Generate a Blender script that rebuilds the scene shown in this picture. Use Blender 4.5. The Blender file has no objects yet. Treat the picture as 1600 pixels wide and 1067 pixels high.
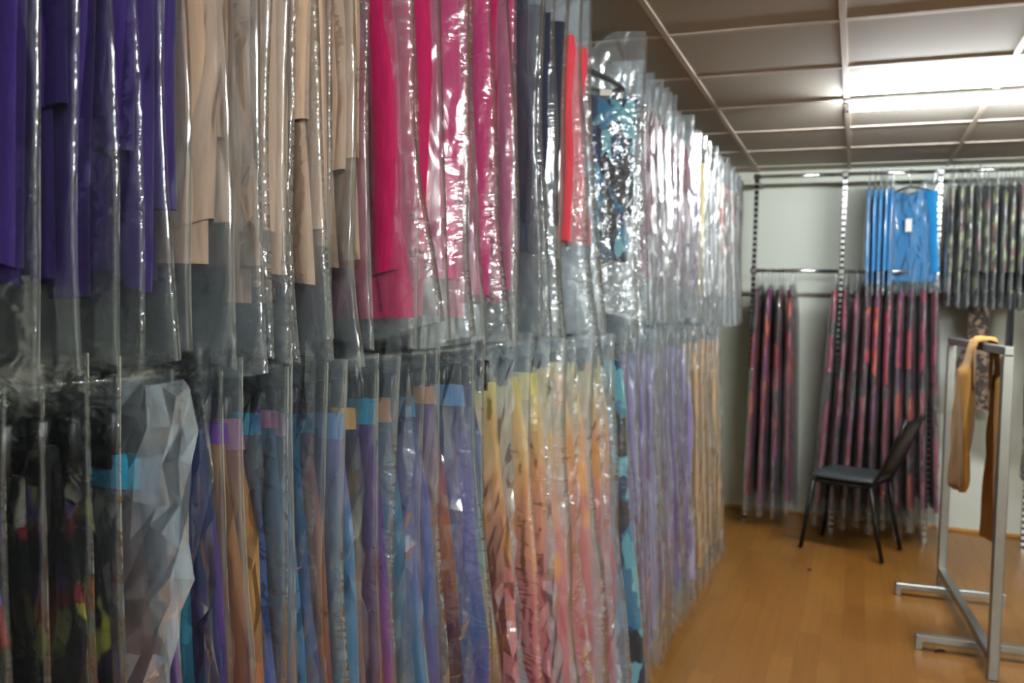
import bpy, math, random
import numpy as np
from mathutils import Matrix, Vector
PI = math.pi
rng = random.Random(11)
SC = bpy.context.scene
COL = SC.collection

# ------------------------------------------------------------------ mesh helpers
class MB:
    def __init__(s): s.v = []; s.f = []
    def add(s, verts, faces):
        b = len(s.v); s.v += [tuple(map(float, p)) for p in verts]; s.f += [tuple(b + i for i in f) for f in faces]
        return s
    def box(s, lo, hi, bev=0.0):
        x0, y0, z0 = lo; x1, y1, z1 = hi
        if bev <= 0:
            return s.add([(x0,y0,z0),(x1,y0,z0),(x1,y1,z0),(x0,y1,z0),(x0,y0,z1),(x1,y0,z1),(x1,y1,z1),(x0,y1,z1)],
                  [(0,3,2,1),(4,5,6,7),(0,1,5,4),(1,2,6,5),(2,3,7,6),(3,0,4,7)])
        b = bev; vs = []; idx = {}
        for sx in (0,1):
            for sy in (0,1):
                for sz in (0,1):
                    X, Y, Z = (x0,x1)[sx], (y0,y1)[sy], (z0,z1)[sz]
                    dx, dy, dz = (b,-b)[sx], (b,-b)[sy], (b,-b)[sz]
                    for k, p in enumerate(((X,Y+dy,Z+dz),(X+dx,Y,Z+dz),(X+dx,Y+dy,Z))):
                        idx[sx,sy,sz,k] = len(vs); vs.append(p)
        F = []
        for a in (0,1):
            F.append([idx[a,0,0,0],idx[a,1,0,0],idx[a,1,1,0],idx[a,0,1,0]])
            F.append([idx[0,a,0,1],idx[1,a,0,1],idx[1,a,1,1],idx[0,a,1,1]])
            F.append([idx[0,0,a,2],idx[1,0,a,2],idx[1,1,a,2],idx[0,1,a,2]])
        for a in (0,1):
            for c in (0,1):
                F.append([idx[a,c,0,0],idx[a,c,1,0],idx[a,c,1,1],idx[a,c,0,1]])
                F.append([idx[a,0,c,0],idx[a,1,c,0],idx[a,1,c,2],idx[a,0,c,2]])
                F.append([idx[0,a,c,1],idx[1,a,c,1],idx[1,a,c,2],idx[0,a,c,2]])
        for sx in (0,1):
            for sy in (0,1):
                for sz in (0,1): F.append([idx[sx,sy,sz,k] for k in range(3)])
        return s.add(vs, F)
    def tube(s, pts, r, n=8, cap=True):
        pts = [Vector(p) for p in pts]; rs = r if isinstance(r, (list, tuple)) else [r]*len(pts)
        vs, fs = [], []; prev = None
        for i, p in enumerate(pts):
            t = ((pts[min(i+1, len(pts)-1)] - pts[max(i-1, 0)])).normalized()
            if prev is None:
                a = Vector((0,0,1)) if abs(t.z) < .9 else Vector((1,0,0))
                nrm = t.cross(a).normalized()
            else:
                nrm = (prev - t * prev.dot(t)).normalized()
            prev = nrm; bn = t.cross(nrm)
            for k in range(n):
                a = 2*PI*k/n; vs.append(p + (nrm*math.cos(a) + bn*math.sin(a))*rs[i])
        for i in range(len(pts)-1):
            for k in range(n):
                fs.append((i*n+k, i*n+(k+1)%n, (i+1)*n+(k+1)%n, (i+1)*n+k))
        if cap:
            fs.append(tuple(range(n-1,-1,-1))); fs.append(tuple((len(pts)-1)*n+k for k in range(n)))
        return s.add(vs, fs)
    def mesh(s, name, mat, smooth=True):
        me = bpy.data.meshes.new(name); me.from_pydata(s.v, [], s.f); me.materials.append(mat)
        bm_fix(me)
        me.polygons.foreach_set('use_smooth', [smooth]*len(me.polygons)); me.update()
        return me
def bm_fix(me):
    import bmesh
    b = bmesh.new(); b.from_mesh(me); bmesh.ops.recalc_face_normals(b, faces=b.faces); b.to_mesh(me); b.free()

def link(name, me, parent=None, loc=(0,0,0), rotz=0.0):
    o = bpy.data.objects.new(name, me); COL.objects.link(o); o.location = loc; o.rotation_euler = (0,0,rotz)
    if parent: o.parent = parent
    return o
def thing(name, label, cat, loc=(0,0,0), rotz=0, group=None):
    return tag(link(name, None, None, loc, rotz), label, cat, group)
def tag(o, label, cat, group=None):
    o['label'] = label; o['category'] = cat
    if group: o['group'] = group
    return o
def struct(name, mb, mat, smooth=False):
    o = link(name, mb.mesh(name, mat, smooth)); o['kind'] = 'structure'; return o

# ------------------------------------------------------------------ materials
def newmat(name):
    m = bpy.data.materials.new(name); m.use_nodes = True; nt = m.node_tree; nt.nodes.clear()
    out = nt.nodes.new('ShaderNodeOutputMaterial'); return m, nt, out
def N(nt, t, **k):
    n = nt.nodes.new(t)
    for a, v in k.items():
        if a[0] == '_': setattr(n, a[1:], v)
        else: n.inputs[a.replace('_', ' ')].default_value = v
    return n
def L(nt, a, b): nt.links.new(a, b)
def lin(c):  # sRGB 0-255 -> linear
    return tuple(((x/255)/12.92 if x/255 <= .04045 else ((x/255+.055)/1.055)**2.4) for x in c) + (1.0,)
def simple(name, rgb, rough=.5, metal=0.0, noise=0.0, nscale=20):
    m, nt, out = newmat(name); p = N(nt, 'ShaderNodeBsdfPrincipled', Roughness=rough, Metallic=metal)
    p.inputs['Base Color'].default_value = lin(rgb)
    if noise > 0:
        tc = N(nt, 'ShaderNodeTexCoord'); nz = N(nt, 'ShaderNodeTexNoise', Scale=nscale, Detail=4)
        L(nt, tc.outputs['Object'], nz.inputs['Vector'])
        mx = N(nt, 'ShaderNodeMix', _data_type='RGBA'); c = lin(rgb)
        mx.inputs[6].default_value = tuple(v*(1-noise) for v in c[:3]) + (1,)
        mx.inputs[7].default_value = tuple(min(1, v*(1+noise)) for v in c[:3]) + (1,)
        L(nt, nz.outputs['Fac'], mx.inputs[0]); L(nt, mx.outputs[2], p.inputs['Base Color'])
    L(nt, p.outputs[0], out.inputs[0]); return m

def fabric_finish(nt, out, colsock, rough=.75):
    p = N(nt, 'ShaderNodeBsdfPrincipled', Roughness=rough); p.inputs['Sheen Weight'].default_value = .15
    p.inputs['Specular IOR Level'].default_value = .25
    L(nt, colsock, p.inputs['Base Color'])
    tc = N(nt, 'ShaderNodeTexCoord'); mp = N(nt, 'ShaderNodeMapping'); mp.inputs['Scale'].default_value = (1, 1, .3)
    nz = N(nt, 'ShaderNodeTexNoise', Scale=55, Detail=3); bp = N(nt, 'ShaderNodeBump', Strength=.5, Distance=.006)
    L(nt, tc.outputs['Object'], mp.inputs[0]); L(nt, mp.outputs[0], nz.inputs['Vector'])
    L(nt, nz.outputs['Fac'], bp.inputs['Height']); L(nt, bp.outputs[0], p.inputs['Normal'])
    L(nt, p.outputs[0], out.inputs[0])
def seeded_coords(nt, scale):
    tc = N(nt, 'ShaderNodeTexCoord'); oi = N(nt, 'ShaderNodeObjectInfo')
    mu = N(nt, 'ShaderNodeMath', _operation='MULTIPLY'); mu.inputs[1].default_value = 37.0
    L(nt, oi.outputs['Random'], mu.inputs[0])
    ad = N(nt, 'ShaderNodeVectorMath', _operation='ADD'); L(nt, tc.outputs['Object'], ad.inputs[0]); L(nt, mu.outputs[0], ad.inputs[1])
    mp = N(nt, 'ShaderNodeMapping'); mp.inputs['Scale'].default_value = scale; L(nt, ad.outputs[0], mp.inputs[0])
    return tc, mp, oi
def plain_cloth(name, rgb, var=.18):
    m, nt, out = newmat(name); tc, mp, oi = seeded_coords(nt, (9, 9, 4))
    nz = N(nt, 'ShaderNodeTexNoise', Scale=1.0, Detail=3); L(nt, mp.outputs[0], nz.inputs['Vector'])
    mx = N(nt, 'ShaderNodeMix', _data_type='RGBA'); c = lin(rgb)
    mx.inputs[6].default_value = tuple(v*(1-var) for v in c[:3]) + (1,); mx.inputs[7].default_value = tuple(min(1, v*(1+var)) for v in c[:3]) + (1,)
    L(nt, nz.outputs['Fac'], mx.inputs[0]); fabric_finish(nt, out, mx.outputs[2]); return m
def dyed_cloth(name, stops, length, warp=.22, seeded=True):
    """tie-dyed cloth: colours follow the length of the garment, with a wandering edge"""
    m, nt, out = newmat(name); tc, mp, oi = seeded_coords(nt, (9, 9, 3.2))
    nz = N(nt, 'ShaderNodeTexNoise', Scale=1.0, Detail=4, Roughness=.6); L(nt, mp.outputs[0], nz.inputs['Vector'])
    sp = N(nt, 'ShaderNodeSeparateXYZ'); L(nt, tc.outputs['Object'], sp.inputs[0])
    dv = N(nt, 'ShaderNodeMath', _operation='MULTIPLY'); dv.inputs[1].default_value = -1/length; L(nt, sp.outputs['Z'], dv.inputs[0])
    ms = N(nt, 'ShaderNodeMath', _operation='MULTIPLY_ADD'); ms.inputs[1].default_value = warp*2; ms.inputs[2].default_value = -warp
    L(nt, nz.outputs['Fac'], ms.inputs[0])
    ad = N(nt, 'ShaderNodeMath', _operation='ADD'); L(nt, dv.outputs[0], ad.inputs[0]); L(nt, ms.outputs[0], ad.inputs[1])
    cr = N(nt, 'ShaderNodeValToRGB'); el = cr.color_ramp.elements
    while len(el) > 1: el.remove(el[-1])
    el[0].position = stops[0][0]; el[0].color = lin(stops[0][1])
    for p_, c in stops[1:]:
        e = el.new(p_); e.color = lin(c)
    L(nt, ad.outputs[0], cr.inputs[0]); fabric_finish(nt, out, cr.outputs[0]); return m
def print_cloth(name, ground, cols, scale=(9,9,6), amount=.5, seed=0.0, soft=False):
    """printed cloth: petals and blots of several colours on a ground"""
    m, nt, out = newmat(name); tc, mp, oi = seeded_coords(nt, scale)
    wz = N(nt, 'ShaderNodeTexNoise', Scale=1.3, Detail=3); L(nt, mp.outputs[0], wz.inputs['Vector'])
    wm = N(nt, 'ShaderNodeVectorMath', _operation='MULTIPLY_ADD'); wm.inputs[1].default_value = (.9,.9,.9)
    L(nt, wz.outputs['Color'], wm.inputs[0]); L(nt, mp.outputs[0], wm.inputs[2])
    vo = N(nt, 'ShaderNodeTexVoronoi', Scale=1.0); L(nt, wm.outputs[0], vo.inputs['Vector'])
    sp = N(nt, 'ShaderNodeSeparateColor'); L(nt, vo.outputs['Color'], sp.inputs[0])
    cr = N(nt, 'ShaderNodeValToRGB'); cr.color_ramp.interpolation = 'LINEAR' if soft else 'CONSTANT'; el = cr.color_ramp.elements
    while len(el) > 1: el.remove(el[-1])
    el[0].position = 0; el[0].color = lin(cols[0])
    for i, c in enumerate(cols[1:], 1): e = el.new(i/len(cols)); e.color = lin(c)
    L(nt, sp.outputs[0], cr.inputs[0])
    n2 = N(nt, 'ShaderNodeTexNoise', Scale=.9, Detail=2); L(nt, mp.outputs[0], n2.inputs['Vector'])
    mr = N(nt, 'ShaderNodeMapRange'); mr.inputs['From Min'].default_value = .62-amount*.35; mr.inputs['From Max'].default_value = .66-amount*.35 + (.12 if soft else 0)
    L(nt, n2.outputs['Fac'], mr.inputs['Value'])
    mx = N(nt, 'ShaderNodeMix', _data_type='RGBA'); mx.inputs[6].default_value = lin(ground)
    L(nt, cr.outputs[0], mx.inputs[7]); L(nt, mr.outputs[0], mx.inputs[0]); fabric_finish(nt, out, mx.outputs[2]); return m

def film(name, haze, crink=1.0, tint=(214,230,240), rough=.12, fmul=1.5, plain=False):
    """thin clear polythene: mostly see-through, glossy, creased, a little milky"""
    m, nt, out = newmat(name)
    tc, mp, oi = seeded_coords(nt, (1, 1, .42))
    n1 = N(nt, 'ShaderNodeTexNoise', Scale=20, Detail=1); n1.inputs['Distortion'].default_value = .6
    L(nt, mp.outputs[0], n1.inputs['Vector'])
    mrg = N(nt, 'ShaderNodeTexNoise', Scale=6.0, Detail=0); L(nt, mp.outputs[0], mrg.inputs['Vector'])
    bp = N(nt, 'ShaderNodeBump', Strength=1.0, Distance=.011*crink); 
    mp3 = N(nt, 'ShaderNodeMapping'); mp3.inputs['Scale'].default_value = (1, 1, 4.5); L(nt, mp.outputs[0], mp3.inputs[0])
    n3 = N(nt, 'ShaderNodeTexNoise', Scale=24, Detail=1); n3.inputs['Distortion'].default_value = 1.2; L(nt, mp3.outputs[0], n3.inputs['Vector'])
    r3 = N(nt, 'ShaderNodeMapRange'); r3.inputs['From Min'].default_value = .42; r3.inputs['From Max'].default_value = .62; r3.inputs['To Max'].default_value = .4; L(nt, mrg.outputs['Fac'], r3.inputs['Value'])
    if plain:
        L(nt, n1.outputs['Fac'], bp.inputs['Height'])
        for q in (mrg, mp3, n3, r3): nt.nodes.remove(q)
    else:
        s3 = N(nt, 'ShaderNodeMath', _operation='MULTIPLY_ADD'); L(nt, n3.outputs['Fac'], s3.inputs[0]); L(nt, r3.outputs[0], s3.inputs[1]); L(nt, n1.outputs['Fac'], s3.inputs[2])
        L(nt, s3.outputs[0], bp.inputs['Height'])
    tr = N(nt, 'ShaderNodeBsdfTransparent'); tr.inputs[0].default_value = (.97,.975,.975,1)
    gl = N(nt, 'ShaderNodeBsdfGlossy', Roughness=rough); gl.inputs[0].default_value = (1,1,1,1)
    fr = N(nt, 'ShaderNodeFresnel', IOR=1.55); L(nt, bp.outputs[0], gl.inputs['Normal']); L(nt, bp.outputs[0], fr.inputs['Normal'])
    fm = N(nt, 'ShaderNodeMath', _operation='MULTIPLY', _use_clamp=True); fm.inputs[1].default_value = fmul; L(nt, fr.outputs[0], fm.inputs[0])
    fc = N(nt, 'ShaderNodeMath', _operation='MINIMUM'); fc.inputs[1].default_value = .55; L(nt, fm.outputs[0], fc.inputs[0])
    df = N(nt, 'ShaderNodeBsdfDiffuse'); df.inputs[0].default_value = lin(tint); ts = N(nt, 'ShaderNodeBsdfTranslucent'); ts.inputs[0].default_value = lin(tint)
    L(nt, bp.outputs[0], df.inputs['Normal'])
    hz = N(nt, 'ShaderNodeMixShader'); hz.inputs[0].default_value = .45; L(nt, df.outputs[0], hz.inputs[1]); L(nt, ts.outputs[0], hz.inputs[2])
    a = N(nt, 'ShaderNodeMixShader'); a.inputs[0].default_value = haze; L(nt, tr.outputs[0], a.inputs[1]); L(nt, hz.outputs[0], a.inputs[2])
    b = N(nt, 'ShaderNodeMixShader'); L(nt, fc.outputs[0], b.inputs[0]); L(nt, a.outputs[0], b.inputs[1]); L(nt, gl.outputs[0], b.inputs[2])
    L(nt, b.outputs[0], out.inputs[0]); return m

FILM = film('clear_film', .075); MILKY = film('milky_film', .22, 1.3); FARFILM = film('layered_film', .10, 2.0, rough=.25, fmul=.6, plain=True); SHADEFILM = film('shaded_clear_film', .02, .8); CRUMP = film('crumpled_film', .26, .5, rough=.16); DARKFILM = film('low_haze_film', .03, .8); BACKFILM = film('back_film', .10, 2.2, rough=.2, fmul=1.0, plain=True)  # dark and shade films: haze lowered, putting near-left dimness into the material
CHROME = simple('chrome', (215,215,215), .12, 1.0); STEEL = simple('brushed_steel', (150,150,145), .38, .85, .1, 30)
BLACKP = simple('black_plastic', (14,14,15), .35); WHITEP = simple('white_paper', (225,222,215), .6)
PINKP = simple('pink_paper', (215,150,160), .6); WOOD = simple('hanger_wood', (200,160,110), .5, 0, .2, 40)

# ------------------------------------------------------------------ cloth and film ribbons
def ridged(P, seed, freq, n=5):
    r = np.random.RandomState(seed); o = 0
    for i in range(n):
        d = r.normal(size=3)*freq; d[2] *= .2; ph = r.rand()*6.28
        o = o + (1 - 2*np.abs(np.sin(P @ d + ph)))
    return o/n
def row_wave(u, z, y):
    g = np.clip(-z/.5, 0, 1)
    return (.008*np.sin(2*PI*(u*2.6 + y*1.1) + z*1.5) + .005*np.sin(2*PI*(u*5.9 - y*1.7) + 1.3*z + 1))*(.35 + .65*g)
def ribbon(zs, U0, U1, T, Cn, nu, crease=0.0, freq=40, seed=0, tag_open=True, roll=None, zshift=None, cap=False):
    """closed flat tube hanging down: rows zs, edges U0/U1(z), thickness T(s,z), centre Cn(u,z)"""
    nz = len(zs); s = (1 - np.cos(np.linspace(0, PI, nu)))/2
    s = .6*s + .4*np.linspace(0, 1, nu)
    V = []
    for i, z in enumerate(zs):
        u = U0[i] + (U1[i]-U0[i])*s; zz = np.full_like(u, z)
        if zshift is not None: zz = zz + zshift(u, i/(nz-1))
        c = Cn(u, zz); t = T(s, z)/2
        V.append(np.stack([u, c + t, zz], 1)); V.append(np.stack([u[::-1][1:-1], (c - t)[::-1][1:-1], zz[::-1][1:-1]], 1))
    V = np.concatenate(V); n = 2*nu-2
    if crease: V[:, 1] += ridged(V, seed, freq)*crease
    F = [(i*n+k, (i+1)*n+k, (i+1)*n+(k+1) % n, i*n+(k+1) % n) for i in range(nz-1) for k in range(n)]
    if cap: F.append(tuple(range(n)))
    return V, F
def npmesh(name, V, F, mat):
    me = bpy.data.meshes.new(name); me.from_pydata(V.tolist(), [], F); me.materials.append(mat)
    me.polygons.foreach_set('use_smooth', [True]*len(me.polygons)); me.update(); return me
def wob(r, zs, amp, n=3):
    z = np.array(zs); o = np.zeros_like(z)
    for i in range(1, n+1): o += r.uniform(-1, 1)/i*np.sin(z*(3+4*i) + r.uniform(0, 6.28))
    return o*amp

def hanger_meshes():
    out = {}
    for nm, mat in (('black', BLACKP), ('wood', WOOD)):
        m = MB()
        for sx in (-1, 1):
            m.tube([(0,0,-.085),(sx*.05,0,-.095),(sx*.11,0,-.115),(sx*.17,0,-.14),(sx*.205,0,-.165)], [.007,.008,.008,.007,.006], 8)
        m.tube([(-.205,0,-.165),(0,0,-.168),(.205,0,-.165)], .003, 6)
        hk = MB(); pts = [(0,0,-.085),(0,0,-.05)]
        for k in range(9):
            a = PI*1.0 - k*PI*1.15/8 - .2; pts.append((math.cos(a)*.019 + .0, 0, math.sin(a)*.019 + .004))
        hk.tube(pts, .0022, 6)
        out[nm] = (m.mesh('hanger', mat), hk.mesh('hook', CHROME))
    m = MB(); m.box((-.17,-.004,-.040),(.17,.004,-.026), .002)
    for sx in (-1, 1):
        m.box((sx*.15-.016,-.010,-.078),(sx*.15+.016,.010,-.014), .004)
        m.box((sx*.19-.016,-.008,-.066),(sx*.19+.016,.008,.002), .005)
    m.tube([(0,0,-.040),(0,0,-.03)], .005)
    out['clip'] = (m.mesh('hanger', BLACKP), out['black'][1])
    return out
HG = hanger_meshes()

def garment(name, cat, label, group, X, Y, Z, cloth, film_mat, rotz=0.0, kind='tunic', L_=.75, BL=.88, pitch=.05,
            flare=.03, hw=.215, bw=.28, sleeve=.5, sleeve_w=.05, res=1.0, seed=0, sleeves=(1,), hanger='black', hems=0.0, band=None,
            botflare=.03, tilt=0.0, topz=.03, edge=None, vneck=0.0, lean=0.0, drop=0.0, facet=0, thick=1.0, crease=.0014, push=0.0, phase=None, side='x', inner=None, sleeve_cloth=None):
    r = random.Random(seed*7919+5)
    root = thing(name, label, cat, (X, Y, Z), rotz, group)
    ph = Y if phase is None else phase
    t_body = min(.026, pitch*.55); t_bag = min(.05, pitch*.82)
    hm, hk = HG[hanger]; h = link('hanger', hm, root); link('hook', hk, h)
    cw, cj = r.getrandbits(30), r.uniform(-.008, .014)
    def cover_edge(zz):
        e = bw + wob(random.Random(cw), zz, .009) + cj + botflare*np.clip((-zz-.1)/(BL-.1), 0, 1)**1.3 + push*np.clip((-zz-.1)/(BL-.1), 0, 1)
        return e + (np.interp(-zz, [q[0] for q in edge], [q[1] for q in edge]) if edge else 0)
    # ---- body
    nz = max(10, int(34*res)); nu = max(9, int(20*res))
    if kind == 'tunic': ztop = -.093 - drop
    else: ztop = -.026 - r.uniform(0, .026)
    zs = np.concatenate([np.linspace(ztop, ztop-.08, 7)[:-1], np.linspace(ztop-.08, -L_, nz)])
    k = np.clip((ztop - zs)/.075, 0, 1)
    if kind == 'tunic':
        half = .055 + (hw-.055)*np.sin(k*PI/2)**.8
        half = half - .035*np.exp(-((zs+L_*.45)/.12)**2)
        half = half + flare*np.clip((-zs-.25)/(L_-.25), 0, 1)
    else:
        half = hw*.92 + (hw*.08)*np.clip((-zs)/.2, 0, 1) + flare*np.clip((-zs-.1)/(L_-.1), 0, 1)
    w1 = wob(r, zs, .010); w0 = wob(r, zs, .010)
    own = r.uniform(0, 6.28); amp = pitch*.04
    def C(u, z): return lean*np.abs(z)**1.3 + row_wave(u, z, ph) + amp*np.sin(u*26 + own + z*1.8)*np.clip(-z/.3, .15, 1)
    rollr = .022
    def T(s, z):
        g_ = 1 + (thick-1)*np.clip((-z-.04)/.14, 0, 1)
        e = np.sqrt(np.clip(1 - np.abs(2*s-1)**5, 0, 1))
        uu = (1-s)*2*hw
        return g_*t_body*(.45 + .55*np.exp(-((uu-rollr)/rollr)**2) + .35*np.exp(-((uu-rollr*3.6)/rollr)**2)*(.6+.4*np.sin(z*3+own)))*e + .0015
    tz = r.uniform(-.02, .02)
    front = half+w1+push*np.clip(-zs/L_, 0, 1)
    if film_mat is not None: front = np.minimum(front, cover_edge(zs)-(.010 if kind == 'tunic' else .003))
    V, F = ribbon(zs, -half+w0, front, T, C, nu, crease=.0012, freq=26, seed=seed, zshift=lambda u, f: (tz*u/.2)*f*f - vneck*np.clip(1.3-np.abs(u)/.06, 0, 1)*max(0, 1-f*7), cap=True)
    body = link('body' if kind == 'tunic' else 'skirt_cloth', npmesh('body', V, F, cloth), root)
    if band is not None:
        zb_ = np.linspace(ztop+.004, ztop-r.uniform(.016,.036), 5); hb = np.interp(zb_[::-1], zs[::-1], half[::-1])[::-1]+.004
        V, F = ribbon(zb_, -hb, np.interp(zb_[::-1], zs[::-1], front[::-1])[::-1]+.003, lambda s, z: T(s, z)+.004, C, nu, cap=True)
        link('waistband', npmesh('waistband', V, F, band), root)
    # ---- sleeves
    if kind == 'tunic' and sleeve > 0:
        for sx in sleeves:
            zs2 = np.linspace(-.125-drop, -.125-sleeve, max(10, int(24*res)))
            uc = .19 + .02*np.clip((-.125-zs2)/.3, 0, 1) + wob(r, zs2, .006) + push*np.clip(-zs2/L_, 0, 1)*.7
            wd = sleeve_w + .03*np.exp(-((zs2+.16)/.09)**2) + wob(r, zs2, .004)
            off = (pitch*.06)*r.choice((-1, 1)); sp_ = r.uniform(-.3, .3)
            def C2(u, z): return C(u, z) + off
            def T2(s, z): return min(.030, pitch*.66)*np.sqrt(np.clip(1-np.abs(2*s-1)**2.0, 0, 1))+.001
            if film_mat is not None: uc = np.minimum(uc, cover_edge(zs2)-.008-wd/2)
            a, b = uc-wd/2, uc+wd/2
            if sx < 0: a, b = -b, -a
            tl = r.uniform(-.012, .012)
            V, F = ribbon(zs2, a, b, T2, C2, max(7, int(12*res)), crease=.0015, freq=30, seed=seed+9*sx, zshift=lambda u, f: tl*(u-.2)/.03*f*f)
            link('sleeve', npmesh('sleeve', V, F, sleeve_cloth or cloth), root)
    # ---- plastic cover
    if film_mat is not None:
        nz = max(14, int(46*res)); nu = max(12, int(26*res))
        if facet: nz, nu = 34, 22
        ct = -.075 if kind == 'tunic' else -.045
        zc = np.concatenate([np.linspace(ct, -.14, 5)[:-1], np.linspace(-.14, -BL, nz)])
        tt = np.clip((-zc-.1)/(BL-.1), 0, 1)
        U1 = cover_edge(zc)
        U0 = -bw + wob(r, zc, .008) - botflare*tt*.3
        def Cc(u, z): return C(u, z)
        def Tc(s, z):
            f = min(1, max(.12, (-z-.03)/.16))
            return t_bag*f*(1 + (thick-1)*.2*np.clip((-z-.04)/.2, 0, 1))*(np.clip(1-np.abs(2*s-1)**3, 0, 1))**.6
        ups = r.uniform(.6, 1.0) if kind == 'tunic' else r.uniform(.8, 1.05); cl, cr_ = r.uniform(.6, 1), (r.uniform(.55, 1.15) if kind == 'tunic' else r.uniform(.75, 1.1))
        def zsh(u, f):   # corners stand up beside the hook at the top, hem wanders at the bottom
            a = np.clip((np.abs(u)-.045)/.14, 0, 1); a = a*a*(3-2*a)
            top = (topz-ct)*ups*a*np.where(u > 0, cr_, cl)*max(0, 1-f*5)**2
            bot = (.012*np.sin(u*21+own)+tilt*u)*f**4
            return top + bot
        V, F = ribbon(zc, U0, U1, Tc, Cc, nu, crease=crease, freq=48, seed=seed+3, zshift=zsh)
        if facet:      # a stiff sheet crushed into flat facets with sharp ridges
            rs = np.random.RandomState(seed)
            V[:, 1] += rs.uniform(-.009, .009, len(V))*facet; V[:, 2] += rs.uniform(-.012, .012, len(V)); V[:, 0] += rs.uniform(-.006, .006, len(V))
            F = [q for f in F for q in ((f[0], f[1], f[2]), (f[0], f[2], f[3]))]
        cm = npmesh('plastic_cover', V, F, film_mat)
        if facet: cm.polygons.foreach_set('use_smooth', [False]*len(cm.polygons))
        link('plastic_cover', cm, root)
    return root

ORD = ['first','second','third','fourth','fifth','sixth','seventh','eighth','ninth','tenth','eleventh','twelfth','thirteenth','fourteenth','fifteenth','sixteenth','seventeenth','eighteenth']
def ordn(i): return ORD[i]

# ------------------------------------------------------------------ room shell
CEIL = 2.42; YW = 6.40
wall_m = simple('painted_wall', (204,208,196), .7, 0, .03, 3)
ceil_m = simple('ceiling_board', (174,168,155), .8, 0, .05, 2.2)
grid_m = simple('ceiling_strip', (196,184,170), .6)
def floor_mat():
    m, nt, out = newmat('laminate'); tc = N(nt, 'ShaderNodeTexCoord'); mp = N(nt, 'ShaderNodeMapping')
    mp.inputs['Rotation'].default_value = (0, 0, PI/2); L(nt, tc.outputs['Object'], mp.inputs[0])
    br = N(nt, 'ShaderNodeTexBrick', Scale=1.0); br.inputs['Brick Width'].default_value = .62; br.inputs['Row Height'].default_value = .092
    br.inputs['Mortar Size'].default_value = .0012; br.inputs['Mortar Smooth'].default_value = .3
    br.inputs['Color1'].default_value = lin((138,90,34)); br.inputs['Color2'].default_value = lin((152,104,44)); br.inputs['Mortar'].default_value = lin((116,76,30))
    L(nt, mp.outputs[0], br.inputs['Vector'])
    m2 = N(nt, 'ShaderNodeMapping'); m2.inputs['Scale'].default_value = (22, 1.6, 1); L(nt, tc.outputs['Object'], m2.inputs[0])
    nz = N(nt, 'ShaderNodeTexNoise', Scale=1.5, Detail=6); L(nt, m2.outputs[0], nz.inputs['Vector'])
    mr = N(nt, 'ShaderNodeMapRange'); mr.inputs['To Min'].default_value = .74; mr.inputs['To Max'].default_value = 1.18; L(nt, nz.outputs['Fac'], mr.inputs['Value'])
    mx = N(nt, 'ShaderNodeVectorMath', _operation='SCALE'); L(nt, br.outputs['Color'], mx.inputs[0]); L(nt, mr.outputs[0], mx.inputs['Scale'])
    p = N(nt, 'ShaderNodeBsdfPrincipled', Roughness=.36); L(nt, mx.outputs[0], p.inputs['Base Color']); L(nt, p.outputs[0], out.inputs[0]); return m
XL, XR, YB = -1.30, 3.6, -1.6
struct('floor', MB().box((XL-.1,YB-.1,-.08),(XR+.1,YW+.1,0)), floor_mat())
struct('ceiling', MB().box((XL-.1,YB-.1,CEIL),(XR+.1,YW+.1,CEIL+.08)), ceil_m)
struct('wall_left', MB().box((XL-.1,YB-.1,0),(XL,YW+.1,CEIL)), wall_m)
struct('wall_right', MB().box((XR,YB-.1,0),(XR+.1,YW+.1,CEIL)), wall_m)
struct('wall_back', MB().box((XL,YW,0),(XR,YW+.1,CEIL)), wall_m)
struct('wall_front', MB().box((XL,YB-.1,0),(XR,YB,CEIL)), wall_m)
struct('baseboard_back', MB().box((XL,YW-.012,0),(XR,YW,.022), .003), simple('oak_strip', (196,140,70), .5, 0, .15, 30))
g = MB()
for k in range(-1, 8): g.box((-.68+.6*k-.011, YB, CEIL-.006), (-.68+.6*k+.011, YW, CEIL))
for k in range(-8, 6): g.box((XL, 3.157+.603*k-.011, CEIL-.005), (XR, 3.157+.603*k+.011, CEIL))
struct('trim_1', g, grid_m)

# ------------------------------------------------------------------ fluorescent lights
def emit(name, col, s):
    m, nt, out = newmat(name); e = N(nt, 'ShaderNodeEmission', Strength=s); e.inputs[0].default_value = col; L(nt, e.outputs[0], out.inputs[0]); return m
TUBE = emit('tube_glow', (.93,.98,1.0,1), 190)
def tube_light(x, y, label):
    t = thing('fluorescent_light', label, 'ceiling light', (x, y, CEIL-.006))
    link('lamp_housing', MB().box((-.62,-.022,-.022),(.62,.022,0), .006).mesh('lamp_housing', simple('white_enamel', (225,225,220), .4), False), t)
    link('tube', MB().tube([(-.585,0,-.046),(.585,0,-.046)], .013, 16).mesh('tube', TUBE), t)
    for sx in (-1, 1):
        link('lamp_holder', MB().box((sx*.597-.012,-.014,-.062),(sx*.597+.012,.014,-.018), .004).mesh('lamp_holder', WHITEP, False), t)
tube_light(.525, 4.29, 'white fluorescent tube light glowing on the tiled ceiling')
tube_light(1.62, -.15, 'added unseen tube light brightening the near garments, out to the right')  # added out of view; the visible tube alone leaves near garments too dark
tube_light(1.62, -1.1, 'added unseen tube light for the camera-facing covers, farthest back over the room')  # another added, unseen tube, lifting the sides of the covers facing the camera

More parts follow.
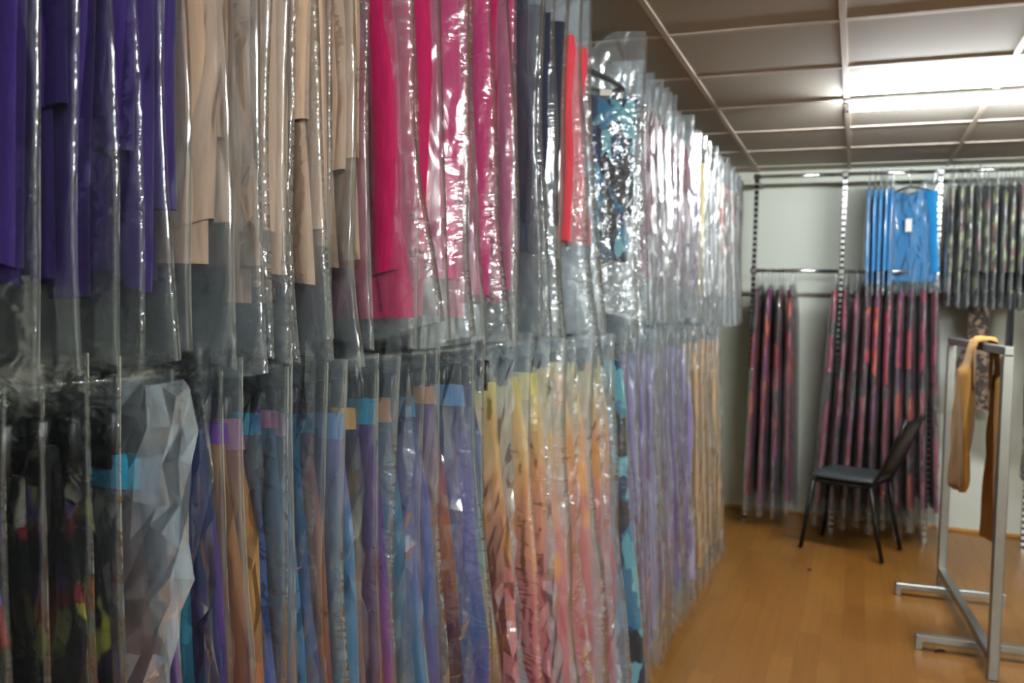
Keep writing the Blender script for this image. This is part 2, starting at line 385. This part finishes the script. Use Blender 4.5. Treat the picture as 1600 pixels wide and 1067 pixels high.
# ------------------------------------------------------------------ double clothes rail along the left
RX, ZU, ZL = -.93, 2.25, 1.308
t = thing('clothes_rail', 'long two-tier chrome clothes rail carrying the covered garments along the left wall', 'clothes rail', (RX, 0, 0))
link('upper_rail', MB().tube([(0,-.15,ZU+.006),(0,5.85,ZU+.006)], .0125, 12).mesh('upper_rail', CHROME), t)
link('lower_rail', MB().tube([(0,-.15,ZL+.006),(0,5.85,ZL+.006)], .0125, 12).mesh('lower_rail', CHROME), t)
for y in (-.12, 2.655, 5.82):
    link('upright', MB().box((-.36,y-.014,0),(-.332,y+.014,2.34), .003).mesh('upright', STEEL, False), t)
    for z in (ZU, ZL): link('bracket', MB().box((-.34,y-.006,z-.030),(.006,y+.006,z-.008), .002).mesh('bracket', STEEL, False), t)

# cloths
PURPLE = plain_cloth('violet_jersey', (44,24,92)); BEIGE = plain_cloth('beige_jersey', (184,156,134), .1)
MAGENTA = plain_cloth('crimson_jersey', (168,16,78), .2); PINK = plain_cloth('magenta_jersey', (184,30,104), .2)
NAVY = plain_cloth('navy_jersey', (38,42,62)); CORAL = plain_cloth('coral_jersey', (232,70,84))
TEALB = print_cloth('teal_batik', (14,18,30), [(40,120,160),(20,60,100),(90,170,190),(30,30,50),(120,185,200)], (20,20,10), .6)
MAUVE = print_cloth('mauve_batik', (205,190,200), [(150,70,90),(110,60,90),(225,215,220),(95,60,60),(190,120,150)], (20,20,6), .7)
LILAC = plain_cloth('plum_cloth', (130,75,150)); CREAM = plain_cloth('white_cloth', (232,232,236), .06)
RUST = print_cloth('rust_print', (222,212,208), [(190,110,80),(160,60,60),(230,220,210),(120,80,60)], (16,16,8), .5)
YELL = plain_cloth('pale_yellow_cloth', (225,205,150), .1)

FILMS = {}
def up_row(n, y0, y1, **kw):
    p = (y1-y0)/n
    return [(y0+p*(i+.5), p) for i in range(n)]
seed = [100]
def nxt(): seed[0] += 1; return seed[0]
def resfor(y): return 1.25 if y < 1.3 else (1.0 if y < 2.0 else (.7 if y < 3 else .5))

def upper(n, y0, y1, cat, cloth, fm, lab, group, **kw):
    for i, (y, p) in enumerate(up_row(n, y0, y1)):
        r = rng; k = dict(L_=.76+r.uniform(-.05,.05), BL=.895+r.uniform(-.010,.012), sleeve=.5+r.uniform(-.07,.16), sleeve_w=.046+r.uniform(-.008,.018),
                 flare=.02+r.uniform(0,.02), botflare=.03+r.uniform(-.01,.02), hw=.205+r.uniform(-.012,.008), bw=.240+r.uniform(-.008,.010))
        k.update({a: (v[i] if isinstance(v, list) else v) for a, v in kw.items()})
        c = cloth[i % len(cloth)] if isinstance(cloth, list) else cloth
        garment('hanging_'+cat, cat, lab(i, n), group, RX+r.uniform(-.0008,.0008), y, ZU, c, fm, pitch=p, res=resfor(y), seed=nxt(), **k)

upper(11, .35, .755, 'tunic', PURPLE, DARKFILM,
      lambda i, n: 'deep purple tunic in clear cover, ' + ('the one touching the beige tunics' if i == n-1 else ordn(n-1-i) + ' purple one from the beige tunics'),
      'deep purple tunics at the near end of the upper rail', sleeve=[.5,.58,.52,.60,.56,.66,.53,.70,.55,.68,.60], L_=.80)
upper(9, .765, 1.135, 'tunic', BEIGE, FILM,
      lambda i, n: 'beige long-sleeved tunic in clear cover, ' + ('the one beside the purple tunics' if i == 0 else ordn(i) + ' beige one from the purple tunics'),
      'beige tunics on the upper rail', sleeve=[.62,.50,.70,.60,.66,.46,.60,.52,.49], L_=[.78,.74,.80,.79,.74,.78,.76,.75,.78])
upper(8, 1.165, 1.76, 'tunic', [MAGENTA, MAGENTA, MAGENTA, PINK, MAGENTA, PINK, MAGENTA, PINK], FILM,
      lambda i, n: ('crimson tunic in a cover that flares outward, beside the beige tunics' if i == 0 else
                    ('bright pink' if i in (3,5,7) else 'crimson') + ' tunic in clear cover, ' + ordn(i) + ' reddish one from the beige tunics'),
      'crimson and pink tunics on the upper rail', sleeve=[.66,.56,.60,.58,.50,.62,.56,.5,.52], L_=[.86,.80,.84,.78,.84,.80,.83,.80,.78],
      push=[.05,0,.0,.01,0,.02,0,0,0], tilt=[.10,0,0,0,0,0,0,0,0])
upper(4, 1.80, 2.08, 'tunic', NAVY, FILM,
      lambda i, n: 'dark navy tunic in crinkled clear cover, ' + ['beside the bright pink tunic','second from the bright pink tunic','second from the coral tunics','beside the coral tunics'][i],
      'dark navy tunics on the upper rail', L_=.68, sleeve=.5, push=.0)
upper(2, 2.10, 2.32, 'tunic', CORAL, MILKY,
      lambda i, n: 'coral red tunic in milky flared cover, ' + ['on the navy tunics\' side','next to the teal batik tunics'][i],
      'coral red tunics on the upper rail', L_=.66, sleeve=.52, botflare=.07)
TEALROOT = garment('hanging_tunic', 'tunic', 'teal and black batik tunic turned to show its black hanger and white size label', 'teal batik tunics on the upper rail',
        -.86, 2.47, ZU-.006, TEALB, FILM, rotz=.35, pitch=.05, vneck=.05, drop=.07, res=1.0, seed=nxt(), L_=.66, BL=.84, sleeve=.40, sleeve_w=.07, sleeves=(-1,1), bw=.27, hw=.2, phase=2.5)
link('size_label', MB().box((.13,-.03,-.19),(.165,-.028,-.172)).mesh('size_label', WHITEP, False), bpy.data.objects[TEALROOT.name])
upper(3, 2.68, 2.90, 'tunic', TEALB, MILKY, lambda i, n: 'teal batik tunic in whitish cover, ' + ['just behind the turned teal tunic','middle of the three behind the turned one','last teal one before the pale mauve tunics'][i],
      'teal batik tunics on the upper rail', L_=.66, sleeve=.4, topz=.03)
upper(13, 2.92, 3.92, 'tunic', MAUVE, FARFILM, lambda i, n: 'white and mauve batik tunic in clear cover, ' + ('beside the teal batik tunics' if i == 0 else ordn(i) + ' mauve one from the teal tunics'),
      'mauve batik tunics on the upper rail', L_=.72, sleeve=.42, BL=.87)
upper(2, 3.95, 4.11, 'tunic', LILAC, FARFILM, lambda i, n: 'plum purple tunic in clear cover, ' + ['nearer the mauve batik tunics','nearer the white tunics'][i], 'plum tunics on the upper rail', L_=.70, BL=.86)
upper(8, 4.14, 4.76, 'tunic', [YELL, CREAM, CREAM, CREAM, CREAM, CREAM, CREAM, CREAM], FARFILM, lambda i, n: ('pale yellow tunic in clear cover between plum and white tunics' if i == 0 else 'white tunic in clear cover, ' + ordn(i-1) + ' white one from the pale yellow tunic'),
      'white tunics on the upper rail', L_=.74)
upper(11, 4.80, 5.66, 'tunic', RUST, FARFILM, lambda i, n: 'rust-printed white tunic in crinkled cover, ' + ('beside the white tunics' if i == 0 else ordn(i) + ' rust-printed one from the white tunics'),
      'rust-printed tunics at the far end of the upper rail', L_=.72, BL=.90)

# ---- lower tier
FLOR = print_cloth('dark_floral_print', (16,18,18), [(122,120,44),(130,130,120),(110,24,40),(90,80,150),(150,160,90),(160,60,40),(130,128,44)], (24,24,13), .30)
def lower(yp, label, group, cloth, fm, cat='skirt', **kw):
    y, p = yp; r = rng
    k = dict(kind='skirt', L_=.95+r.uniform(-.03,.03), BL=1.08+r.uniform(-.03,.03), hw=.238+r.uniform(-.012,.01), bw=.256+r.uniform(-.008,.010), flare=.055+r.uniform(0,.03), botflare=.075+r.uniform(-.02,.02),
             hanger='clip', topz=.062, res=resfor(y), seed=nxt(), pitch=p)
    k.update(kw)
    return garment('hanging_'+cat, cat, label, group, RX+r.uniform(-.0008,.0008), y, ZL, cloth, fm, **k)
for i in range(9):
    lower((.34+.038*i, .038), 'dark floral skirt with yellow flowers, ' + ('beside the crumpled grey-white cover' if i == 8 else ordn(8-i) + ' floral one from the crumpled cover'),
          'dark floral skirts at the near end of the lower rail', FLOR, SHADEFILM, L_=1.0, BL=1.15)
def D(name, *cols, L_=.95, warp=.16):
    n = len(cols); cols = [tuple(int(v*.78) for v in c) for c in cols]; return dyed_cloth(name, [(i/(n-1)*.92+.04, c) for i, c in enumerate(cols)], L_, warp)
BLUE=(52,92,158); STB=(78,132,172); TEAL=(38,126,156); VIO=(94,54,140); LAV=(112,108,182); COP=(166,96,66); RED=(140,40,58); MAR=(84,22,54)
GOLD=(180,136,78); NAV=(34,34,92); GREY=(88,100,116); BLK=(22,18,30); OLV=(110,102,80); MAG=(140,30,110); GRN=(50,130,128)
BANDS = {k: plain_cloth(k+'_band', c, .05) for k, c in dict(teal=(40,124,156), pink=(140,96,126), gold=(190,150,76), blue=(84,120,164), copper=(160,112,80), violet=(96,50,140)).items()}
lower((.695,.045), 'copper and blue tie-dyed skirt inside a big crumpled grey-white cover', 'covered skirts in the crumpled cover', D('dye_a', GREY, COP, COP, RED), CRUMP, band=BANDS['teal'], facet=1, crease=.004, bw=.27, botflare=.06, topz=.05, edge=[(0,.01),(.06,.045),(.15,.04),(.25,.01),(.34,-.005),(.42,.03),(.55,.09),(1.1,.12)])
DY = [ # y, colours, label words, band, push
 (.735, (BLUE, VIO, LAV, NAV), 'blue and violet', None), (.765, (STB, TEAL, TEAL, BLUE, LAV), 'sky blue and teal', None),
 (.800, (BLUE, VIO, VIO, LAV, VIO, NAV), 'violet and lavender', None), (.835, (GOLD, COP, RED, MAR), 'tan, copper and maroon', 'violet'),
 (.872, (COP, GOLD, COP, RED, MAR, BLUE), 'golden orange and red', 'pink'), (.905, (GREY, BLUE, LAV, VIO, NAV), 'grey-blue and indigo', 'teal'),
 (.938, (STB, GREY, RED, VIO), 'pale blue and dull rose', 'pink'), (.972, (STB, STB, BLUE, NAV), 'light blue', 'pink'),
 (1.010, (TEAL, BLUE, NAV, GRN, GOLD), 'teal blue with navy folds', None), (1.048, (MAG, COP, RED, MAR, BLK), 'copper red and maroon', 'teal'),
 (1.092, (LAV, STB, STB, TEAL, VIO), 'steel blue', 'blue'), (1.140, (BLK, OLV, COP, RED, GREY), 'olive brown and rust', 'gold'),
 (1.185, (VIO, VIO, MAG, LAV, VIO), 'violet and magenta', 'teal'), (1.235, (GREY, STB, GREY, BLUE, OLV), 'slate grey and blue', 'copper'),
 (1.290, (GREY, LAV, STB, BLUE, VIO), 'slate and lavender blue', None), (1.350, (BLUE, LAV, BLUE, VIO, GOLD, OLV), 'blue and purple', 'teal'),
 (1.415, (VIO, COP, MAR, BLK, VIO), 'rust brown and dark purple', 'copper'), (1.490, (GREY, LAV, BLUE, VIO, BLK), 'lavender grey and navy', 'blue'),
 (1.565, (NAV, BLUE, GRN, GOLD, MAR, VIO), 'navy, teal and orange', None)]
for i, (y, cols, words, bd) in enumerate(DY):
    p = (DY[i+1][0]-y) if i < len(DY)-1 else .075
    lower((y, p), words + ' tie-dyed skirt, ' + ('closest to the crumpled cover' if i == 0 else ('closest to the peach dresses' if i == len(DY)-1 else ordn(i) + ' from the crumpled cover')),
          'tie-dyed skirts on the lower rail', D('dye_%s' % words.replace(' ', '_').replace(',', ''), *cols), DARKFILM if i % 3 else FILM, band=BANDS[bd] if bd else None, push=.03 if i > 15 else 0.0, facet=.35 if i % 3 == 1 else 0)
# peach dresses
def peach_mat():
    m, nt, out = newmat('peach_floral'); tc, mp, oi = seeded_coords(nt, (11,11,6))
    sp = N(nt, 'ShaderNodeSeparateXYZ'); L(nt, tc.outputs['Object'], sp.inputs[0])
    nz = N(nt, 'ShaderNodeTexNoise', Scale=1, Detail=3); L(nt, mp.outputs[0], nz.inputs['Vector'])
    a = N(nt, 'ShaderNodeMath', _operation='MULTIPLY_ADD'); a.inputs[1].default_value = .3; L(nt, nz.outputs['Fac'], a.inputs[0])
    b = N(nt, 'ShaderNodeMath', _operation='MULTIPLY'); b.inputs[1].default_value = -.95; L(nt, sp.outputs['Z'], b.inputs[0]); L(nt, b.outputs[0], a.inputs[2])
    cr = N(nt, 'ShaderNodeValToRGB'); el = cr.color_ramp.elements
    el[0].position = .2; el[0].color = lin((222,208,120)); el[1].position = 1.0; el[1].color = lin((168,52,70))
    e = el.new(.42); e.color = lin((226,152,84)); e = el.new(.62); e.color = lin((206,104,94)); e = el.new(.8); e.color = lin((190,76,84))
    L(nt, a.outputs[0], cr.inputs[0])
    vo = N(nt, 'ShaderNodeTexVoronoi', Scale=.9); L(nt, mp.outputs[0], vo.inputs['Vector'])
    mr = N(nt, 'ShaderNodeMapRange'); mr.inputs['From Min'].default_value = .22; mr.inputs['From Max'].default_value = .34; mr.inputs['To Min'].default_value = 1; mr.inputs['To Max'].default_value = 0
    L(nt, vo.outputs['Distance'], mr.inputs['Value'])
    mx = N(nt, 'ShaderNodeMix', _data_type='RGBA'); L(nt, mr.outputs[0], mx.inputs[0]); L(nt, cr.outputs[0], mx.inputs[6]); mx.inputs[7].default_value = lin((245,160,50))
    fabric_finish(nt, out, mx.outputs[2]); return m
PEACH = peach_mat()
for i in range(8):
    lower((1.70+.118*i, .112), 'yellow to peach floral dress, ' + ('beside the tie-dyed skirts' if i == 0 else ordn(i) + ' peach one from the tie-dyed skirts'),
          'peach floral dresses on the lower rail', PEACH, MILKY, cat='dress', crease=.005, botflare=.08, L_=1.12, BL=1.2, band=None, push=.02, topz=.06, facet=.7 if i % 2 == 0 else 0)
lower((2.68, .08), 'teal and black batik dress in clear cover between peach and lavender dresses', None, TEALB, FILM, cat='dress', L_=1.14, BL=1.2, push=.05)
LAVM = print_cloth('lavender_cloth', (132,116,166), [(98,74,154),(168,158,188),(78,50,138),(124,108,164)], (12,12,2.5), .6, soft=True)
for i in range(13):
    lower((2.80+.087*i, .084), 'lavender dress in crinkled cover, ' + ('beside the teal batik dress' if i == 0 else ordn(i) + ' lavender one from the teal dress'),
          'lavender dresses on the lower rail', LAVM, FARFILM, cat='dress', L_=1.0+rng.uniform(-.08,.1), BL=1.18, botflare=.06)
TAN = plain_cloth('tan_gold_cloth', (182,140,86), .15); OCH = plain_cloth('ochre_cloth', (180,126,30), .1)
for i in range(10):
    lower((3.95+.094*i, .09), ('ochre yellow dress' if i in (2, 6) else 'tan dress') + ' in crinkled clear cover, ' + ('beside the lavender dresses' if i == 0 else ('last one at the far end of the lower rail' if i == 9 else ordn(i) + ' tan one from the lavender dresses')),
          'tan dresses at the far end of the lower rail', OCH if i in (2, 6) else TAN, FARFILM, cat='dress', L_=1.1, BL=1.2, botflare=.06)

# ------------------------------------------------------------------ wall rack at the back
BY = 6.02; UX = (-.652, -.099, .456, 1.0, 1.55); ZA, ZB = 2.325, 1.70
t = thing('wall_rack', 'chrome slotted rack with two rails standing before the back wall', 'clothes rack', (0, BY, 0))
def slotted(x):
    m = MB(); m.box((x-.014,-.010,0),(x+.014,.010,ZA+.02), .002)
    return m
SLOT, snt, sout = newmat('slotted_chrome')
tc = N(snt, 'ShaderNodeTexCoord'); sp = N(snt, 'ShaderNodeSeparateXYZ'); L(snt, tc.outputs['Object'], sp.inputs[0])
md = N(snt, 'ShaderNodeMath', _operation='MULTIPLY'); md.inputs[1].default_value = 26; L(snt, sp.outputs['Z'], md.inputs[0])
fr = N(snt, 'ShaderNodeMath', _operation='FRACT'); L(snt, md.outputs[0], fr.inputs[0])
gt = N(snt, 'ShaderNodeMath', _operation='GREATER_THAN'); gt.inputs[1].default_value = .5; L(snt, fr.outputs[0], gt.inputs[0])
mx = N(snt, 'ShaderNodeMix', _data_type='RGBA'); mx.inputs[6].default_value = lin((205,205,205)); mx.inputs[7].default_value = lin((50,50,50)); L(snt, gt.outputs[0], mx.inputs[0])
p = N(snt, 'ShaderNodeBsdfPrincipled', Roughness=.2, Metallic=.9); L(snt, mx.outputs[2], p.inputs['Base Color']); L(snt, p.outputs[0], sout.inputs[0])
for x in UX:
    u = link('upright', slotted(x).mesh('upright', SLOT, False), t)
    for z in (ZA, ZB):
        link('rail_clamp', MB().box((x-.022,-.02,z-.022),(x+.022,.02,z+.018), .006).mesh('rail_clamp', CHROME, False), t)
    link('wall_bracket', MB().box((x-.006,.010,ZA-.03),(x+.006,YW-BY,ZA-.01), .002).mesh('wall_bracket', STEEL, False), t)
for a, b in zip(UX[:-1], UX[1:]):
    for z in (ZA, ZB): link('rail', MB().tube([(a+.02,-.012,z),(b-.02,-.012,z)], .0125, 12).mesh('rail', CHROME), t)

REDP = print_cloth('crimson_orange_print', (124,18,50), [(132,20,58),(50,13,32),(112,24,56),(172,62,28),(100,32,80),(26,12,22),(134,28,42),(84,22,44)], (15,15,5), .85)
def backg(x, z, cloth, fm, label, group, cat, **kw):
    k = dict(rotz=-PI/2+rng.uniform(-.08,.08), res=.55, seed=nxt(), pitch=.05, phase=x); k.update(kw)
    nm = k.pop('nm', 'hanging_'+cat)
    return garment(nm, cat, label, group, x, BY-.012, z, cloth, fm, **k)
for i in range(4):
    backg(-.595+.066*i, ZB-.006, REDP, BACKFILM, 'crimson print dress in the small bunch, ' + ordn(i) + ' from the left end of the wall rack',
          'crimson print dresses in the small bunch at the back', 'dress', L_=1.48+.05*math.sin(i*2.1), BL=1.60+.03*math.sin(i*3.3), hw=.17, bw=.2, sleeve=.52+.07*math.sin(i*1.7), botflare=.03, rotz=-PI/2-.05+.015*i, pitch=.064, thick=1.75, crease=.002, lean=-.012+.012*i)
for i in range(10):
    backg(-.125+.063*i, ZB-.006, REDP, BACKFILM, 'crimson print dress in the large bunch, ' + ('on the bare wall side' if i == 0 else ('at the end by the brown lace dress' if i == 9 else ordn(i) + ' after the one beside the bare wall')),
          'crimson print dresses in the large bunch at the back', 'dress', L_=1.48+.05*math.sin(i*2.1), BL=1.62+.03*math.sin(i*3.3), hw=.175, bw=.21, sleeve=.52+.08*math.sin(i*1.7), botflare=.03, rotz=-PI/2-.03+.006*i, pitch=.062, thick=1.75, crease=.002, lean=(i-4.5)*.008)
SKY = plain_cloth('sky_blue_jersey', (18,112,168), .12)
for i in range(5):
    backg(.045+.034*i, ZA-.006, SKY, BACKFILM, 'bright blue shirt seen edge-on, ' + ('at the bare wall side' if i == 0 else ('right behind the front-facing blue shirt' if i == 4 else ordn(i) + ' from the bare wall side')),
          'bright blue shirts on the top back rail', 'shirt', L_=.70, BL=.78, hw=.2, bw=.235, sleeve=.5, pitch=.034, rotz=-PI/2, botflare=.01)
b = backg(.285, ZA-.006, SKY, BACKFILM, 'bright blue shirt turned to face the room with a white price tag', 'bright blue shirts on the top back rail', 'shirt', L_=.68, BL=.76, hw=.17, bw=.19, sleeve=.5, sleeves=(-1,1), rotz=-PI/2+1.05, pitch=.05, sleeve_w=.07, vneck=.05)
link('price_tag', MB().box((.0,-.040,-.37),(.04,-.037,-.29)).mesh('price_tag', WHITEP, False), b)
GREENF = print_cloth('dark_green_floral', (26,24,28), [(90,104,56),(124,124,74),(52,76,52),(110,66,66),(40,40,50),(110,116,86)], (22,22,11), .5, soft=True)
for i in range(10):
    backg(.51+.046*i, ZA-.006, GREENF, BACKFILM, 'dark floral blouse with green and yellow print, ' + ('beside the bright blue shirts' if i == 0 else ordn(i) + ' floral one from the blue shirts'),
          'dark green floral blouses on the top back rail', 'blouse', L_=.74, BL=.84, hw=.185, bw=.22, sleeve=.5, pitch=.045, rotz=-PI/2)
LACE = print_cloth('brown_lace', (70,58,50), [(112,94,78),(52,44,40),(128,110,92),(60,50,48)], (40,40,40), .7)
backg(.70, ZB-.006, LACE, None, 'brown lace dress on a hanger under the floral blouses', None, 'dress', L_=.84, hw=.07, flare=.10, sleeve=0, rotz=-PI/2+1.25, nm='hanging_dress')
backg(.865, ZB-.006, plain_cloth('black_cloth', (18,18,20)), None, 'black dress on a wooden hanger beside the brown lace dress', None, 'dress', L_=.62, hw=.12, flare=-.03, sleeve=.5, rotz=-PI/2-.1, hanger='wood')
backg(1.02, ZB-.10, print_cloth('grey_yellow_print', (36,34,34), [(150,150,60),(80,80,76),(190,190,170)], (18,18,10), .4), None, 'dark dress with yellow print hanging beside the black dress', None, 'dress', L_=1.18, hw=.14, flare=.05, sleeve=.5, rotz=-PI/2+.2, nm='hanging_dress')

# ------------------------------------------------------------------ black chair
BLACKM = simple('black_frame', (16,16,17), .4, .3); SEATM = simple('charcoal_vinyl', (52,58,60), .45, 0, .1, 40)
t = thing('dining_chair', 'black metal-framed chair with charcoal seat before the crimson dresses', 'chair', (-.02, 5.40, 0), -.3)
def cushion(x0, x1, y0, y1, z0, z1, n=12):
    V = []; F = []
    for s_, zz in ((0, z0), (1, z1)):
        for i in range(n+1):
            for j in range(n+1):
                a, b = 2*i/n-1, 2*j/n-1
                q = (1-abs(a)**4)*(1-abs(b)**4); x = (x0+x1)/2+(x1-x0)/2*a*math.sqrt(1-b*b*.12); y = (y0+y1)/2+(y1-y0)/2*b*math.sqrt(1-a*a*.12)
                V.append((x, y, (z0+z1)/2 + (1 if s_ else -1)*(z1-z0)/2*(.25+.75*max(q, 0)**.35)))
    m = (n+1)*(n+1)
    for i in range(n):
        for j in range(n):
            k = i*(n+1)+j; F.append((k, k+1, k+n+2, k+n+1)); F.append((m+k, m+k+n+1, m+k+n+2, m+k+1))
    for i in range(n):
        for a, b in ((i, i+1), (i*(n+1), (i+1)*(n+1)), (i*(n+1)+n, (i+1)*(n+1)+n), (n*(n+1)+i, n*(n+1)+i+1)): F.append((a, b, m+b, m+a))
    return MB().add(V, F)
link('seat', cushion(-.215, .17, -.02, .36, .435, .485).mesh('seat', SEATM), t)
def back():
    m = MB(); V = []; n = 8
    for s_ in (0, 1):
        for i in range(n+1):
            for j in range(n+1):
                v = i/n; w = 2*j/n-1; z = .50+.33*v; x = .185+.135*v + (.012 if s_ else -.012)*(1-abs(w)**4*.6) - .02*(1-w*w)*.0
                V.append((x + .015*(1-w*w), .17+.185*w*(1-.15*v**4), z))
    F = []; q = (n+1)**2
    for i in range(n):
        for j in range(n):
            k = i*(n+1)+j; F.append((k, k+1, k+n+2, k+n+1)); F.append((q+k, q+k+n+1, q+k+n+2, q+k+1))
    for i in range(n):
        for a, b in ((i, i+1), (i*(n+1), (i+1)*(n+1)), (i*(n+1)+n, (i+1)*(n+1)+n), (n*(n+1)+i, n*(n+1)+i+1)): F.append((a, b, q+b, q+a))
    return m.add(V, F)
link('backrest', back().mesh('backrest', simple('black_vinyl', (20,20,22), .4)), t)
for y in (-.015, .355):
    link('leg', MB().tube([(-.245,y,.012),(-.215,y,.22),(-.185,y,.43)], .0125, 10).mesh('leg', BLACKM), t)
    link('leg', MB().tube([(.225,y,.012),(.185,y,.2),(.145,y,.43)], .0125, 10).mesh('leg', BLACKM), t)
    link('back_frame', MB().tube([(.10,y,.425),(.16,y,.45),(.205,y,.53),(.27,y,.70),(.325,y,.84)], .012, 10).mesh('back_frame', BLACKM), t)
link('seat_frame', MB().box((-.19,-.02,.42),(.15,.36,.437), .004).mesh('seat_frame', BLACKM, False), t)

# ------------------------------------------------------------------ free-standing steel garment rack
t = thing('garment_rack', 'low brushed steel garment rack standing on the wood floor', 'clothes rack', (.513, 4.44, 0), math.radians(3.9))
for s_ in (-1, 1):
    link('post', MB().box((-.02, s_*.61-.02, 0), (.02, s_*.61+.02, 1.28), .003).mesh('post', STEEL, False), t)
    f = MB(); y = s_*.37; f.box((-.25,y-.02,.034),(.25,y+.02,.064), .003)
    f.box((-.25,y-.019,0),(-.222,y+.019,.036), .002); f.box((.222,y-.019,0),(.25,y+.019,.036), .002)
    link('foot_bar', f.mesh('foot_bar', STEEL, False), t)
link('base_bar', MB().box((-.019,-.61,.066),(.019,.61,.10), .003).mesh('base_bar', STEEL, False), t)
link('top_bar', MB().box((-.018,-.63,1.282),(.018,.63,1.315), .003).mesh('top_bar', STEEL, False), t)

# golden tan trousers draped over the rack bar
GOLDC = plain_cloth('golden_tan_cloth', (176,128,56), .14)
def draped():
    m = MB(); nl = 60; nw = 22
    rt = thing('draped_trousers', 'golden tan trousers draped over the low steel rack', 'trousers', (.513, 4.44, 0), math.radians(3.9))
    for side, yc, w, zl, sgn in ((0, -.12, .20, .655, 1), (1, -.20, .19, .46, -1)):
        V = []; F = []
        prof = []
        # path goes over the bar: short run on one side, long on the other, both as a thick padded strip
        top = 1.328
        path = [(sgn*.042, top-.12-.02*k) for k in range(5, -1, -1)] + [(sgn*.042, top-.03)] + [(sgn*.036*math.cos(a), top-.012+.012*math.sin(a)) for a in np.linspace(0.2, PI-.2, 7)] + \
               [(-sgn*(.042+.02*min(1, k/6)), top-.03-(top-.03-zl)*k/30) for k in range(31)]
        for i, (x, z) in enumerate(path):
            q = i/(len(path)-1); ww = w*(.45+.9*min(1, max(0, (q-.2)/.5)))*(1 if q < .93 else (1-.35*((q-.93)/.07)**2))
            for kk in range(nw):
                a = 2*PI*kk/nw; yy = yc+ww/2*math.cos(a)+.01*math.sin(q*7+side); th = (.006+.020*min(1, q*1.6))*math.sin(a)*(1+.5*math.sin(3*a+q*5))
                fold = .008*math.sin(yy*90+q*4+side*2)
                V.append((x + (th+fold)*(1 if abs(x) > .037 else .0)*(.15 if q < .42 else 1) , yy, z + (0 if abs(x) > .037 else (th if th > 0 else 0)) + .0))
        n = nw
        for i in range(len(path)-1):
            for kk in range(n): F.append((i*n+kk, i*n+(kk+1)%n, (i+1)*n+(kk+1)%n, (i+1)*n+kk))
        F.append(tuple(range(n))); F.append(tuple((len(path)-1)*n+kk for kk in range(n)))
        link('trouser_leg', MB().add(V, F).mesh('trouser_leg', GOLDC), rt)
draped()

# ------------------------------------------------------------------ small things on the floor
def scrap(x, y, label, mat, cat, nm, pts, r):
    tag(link(nm, MB().tube(pts, r, 8).mesh(nm, mat), None, (x, y, 0)), label, cat)
scrap(.385, 4.04, 'small dark scrap on the floor beside the steel rack foot', BLACKP, 'scrap', 'floor_scrap', [(-.02,-.012,.004),(-.004,0,.009),(.01,.008,.008),(.022,.018,.004)], [.003,.006,.006,.003])
scrap(-.185, 5.01, 'tiny dark crumb on the floor before the black chair', BLACKP, 'crumb', 'floor_crumb', [(-.012,0,.004),(0,.002,.008),(.012,0,.004)], [.002,.006,.002])

# ------------------------------------------------------------------ camera
F_ = Vector((538,44,-1350)).normalized(); R_ = Vector((3388,-142,1350)); R_ = (R_ - F_*R_.dot(F_)).normalized(); U_ = R_.cross(F_)
cam = bpy.data.cameras.new('camera'); co = bpy.data.objects.new('camera', cam); COL.objects.link(co)
M = Matrix((R_, F_, U_)).to_4x4(); M.translation = (0, 0, 1.43); co.matrix_world = M
cam.sensor_width = 22.3; cam.lens = 1350/1600*22.3; cam.clip_start = .05
cam.dof.use_dof = True; cam.dof.focus_distance = 1.12; cam.dof.aperture_fstop = 4.0
SC.camera = co
w = bpy.data.worlds.new('world'); SC.world = w; w.use_nodes = True
w.node_tree.nodes['Background'].inputs[0].default_value = (.6,.65,.7,1); w.node_tree.nodes['Background'].inputs[1].default_value = .05
SC.view_settings.view_transform = 'Standard'; SC.view_settings.look = 'None'; SC.view_settings.exposure = 1.32; SC.view_settings.gamma = 1.0; SC.view_settings.use_curve_mapping = False
SC.cycles.max_bounces = 5; SC.cycles.diffuse_bounces = 3; SC.cycles.glossy_bounces = 2; SC.cycles.adaptive_threshold = .05; SC.cycles.transmission_bounces = 2
SC.cycles.transparent_max_bounces = 24; SC.cycles.use_denoising = True; SC.cycles.sample_clamp_indirect = 4.0
SC.cycles.caustics_reflective = False; SC.cycles.caustics_refractive = False
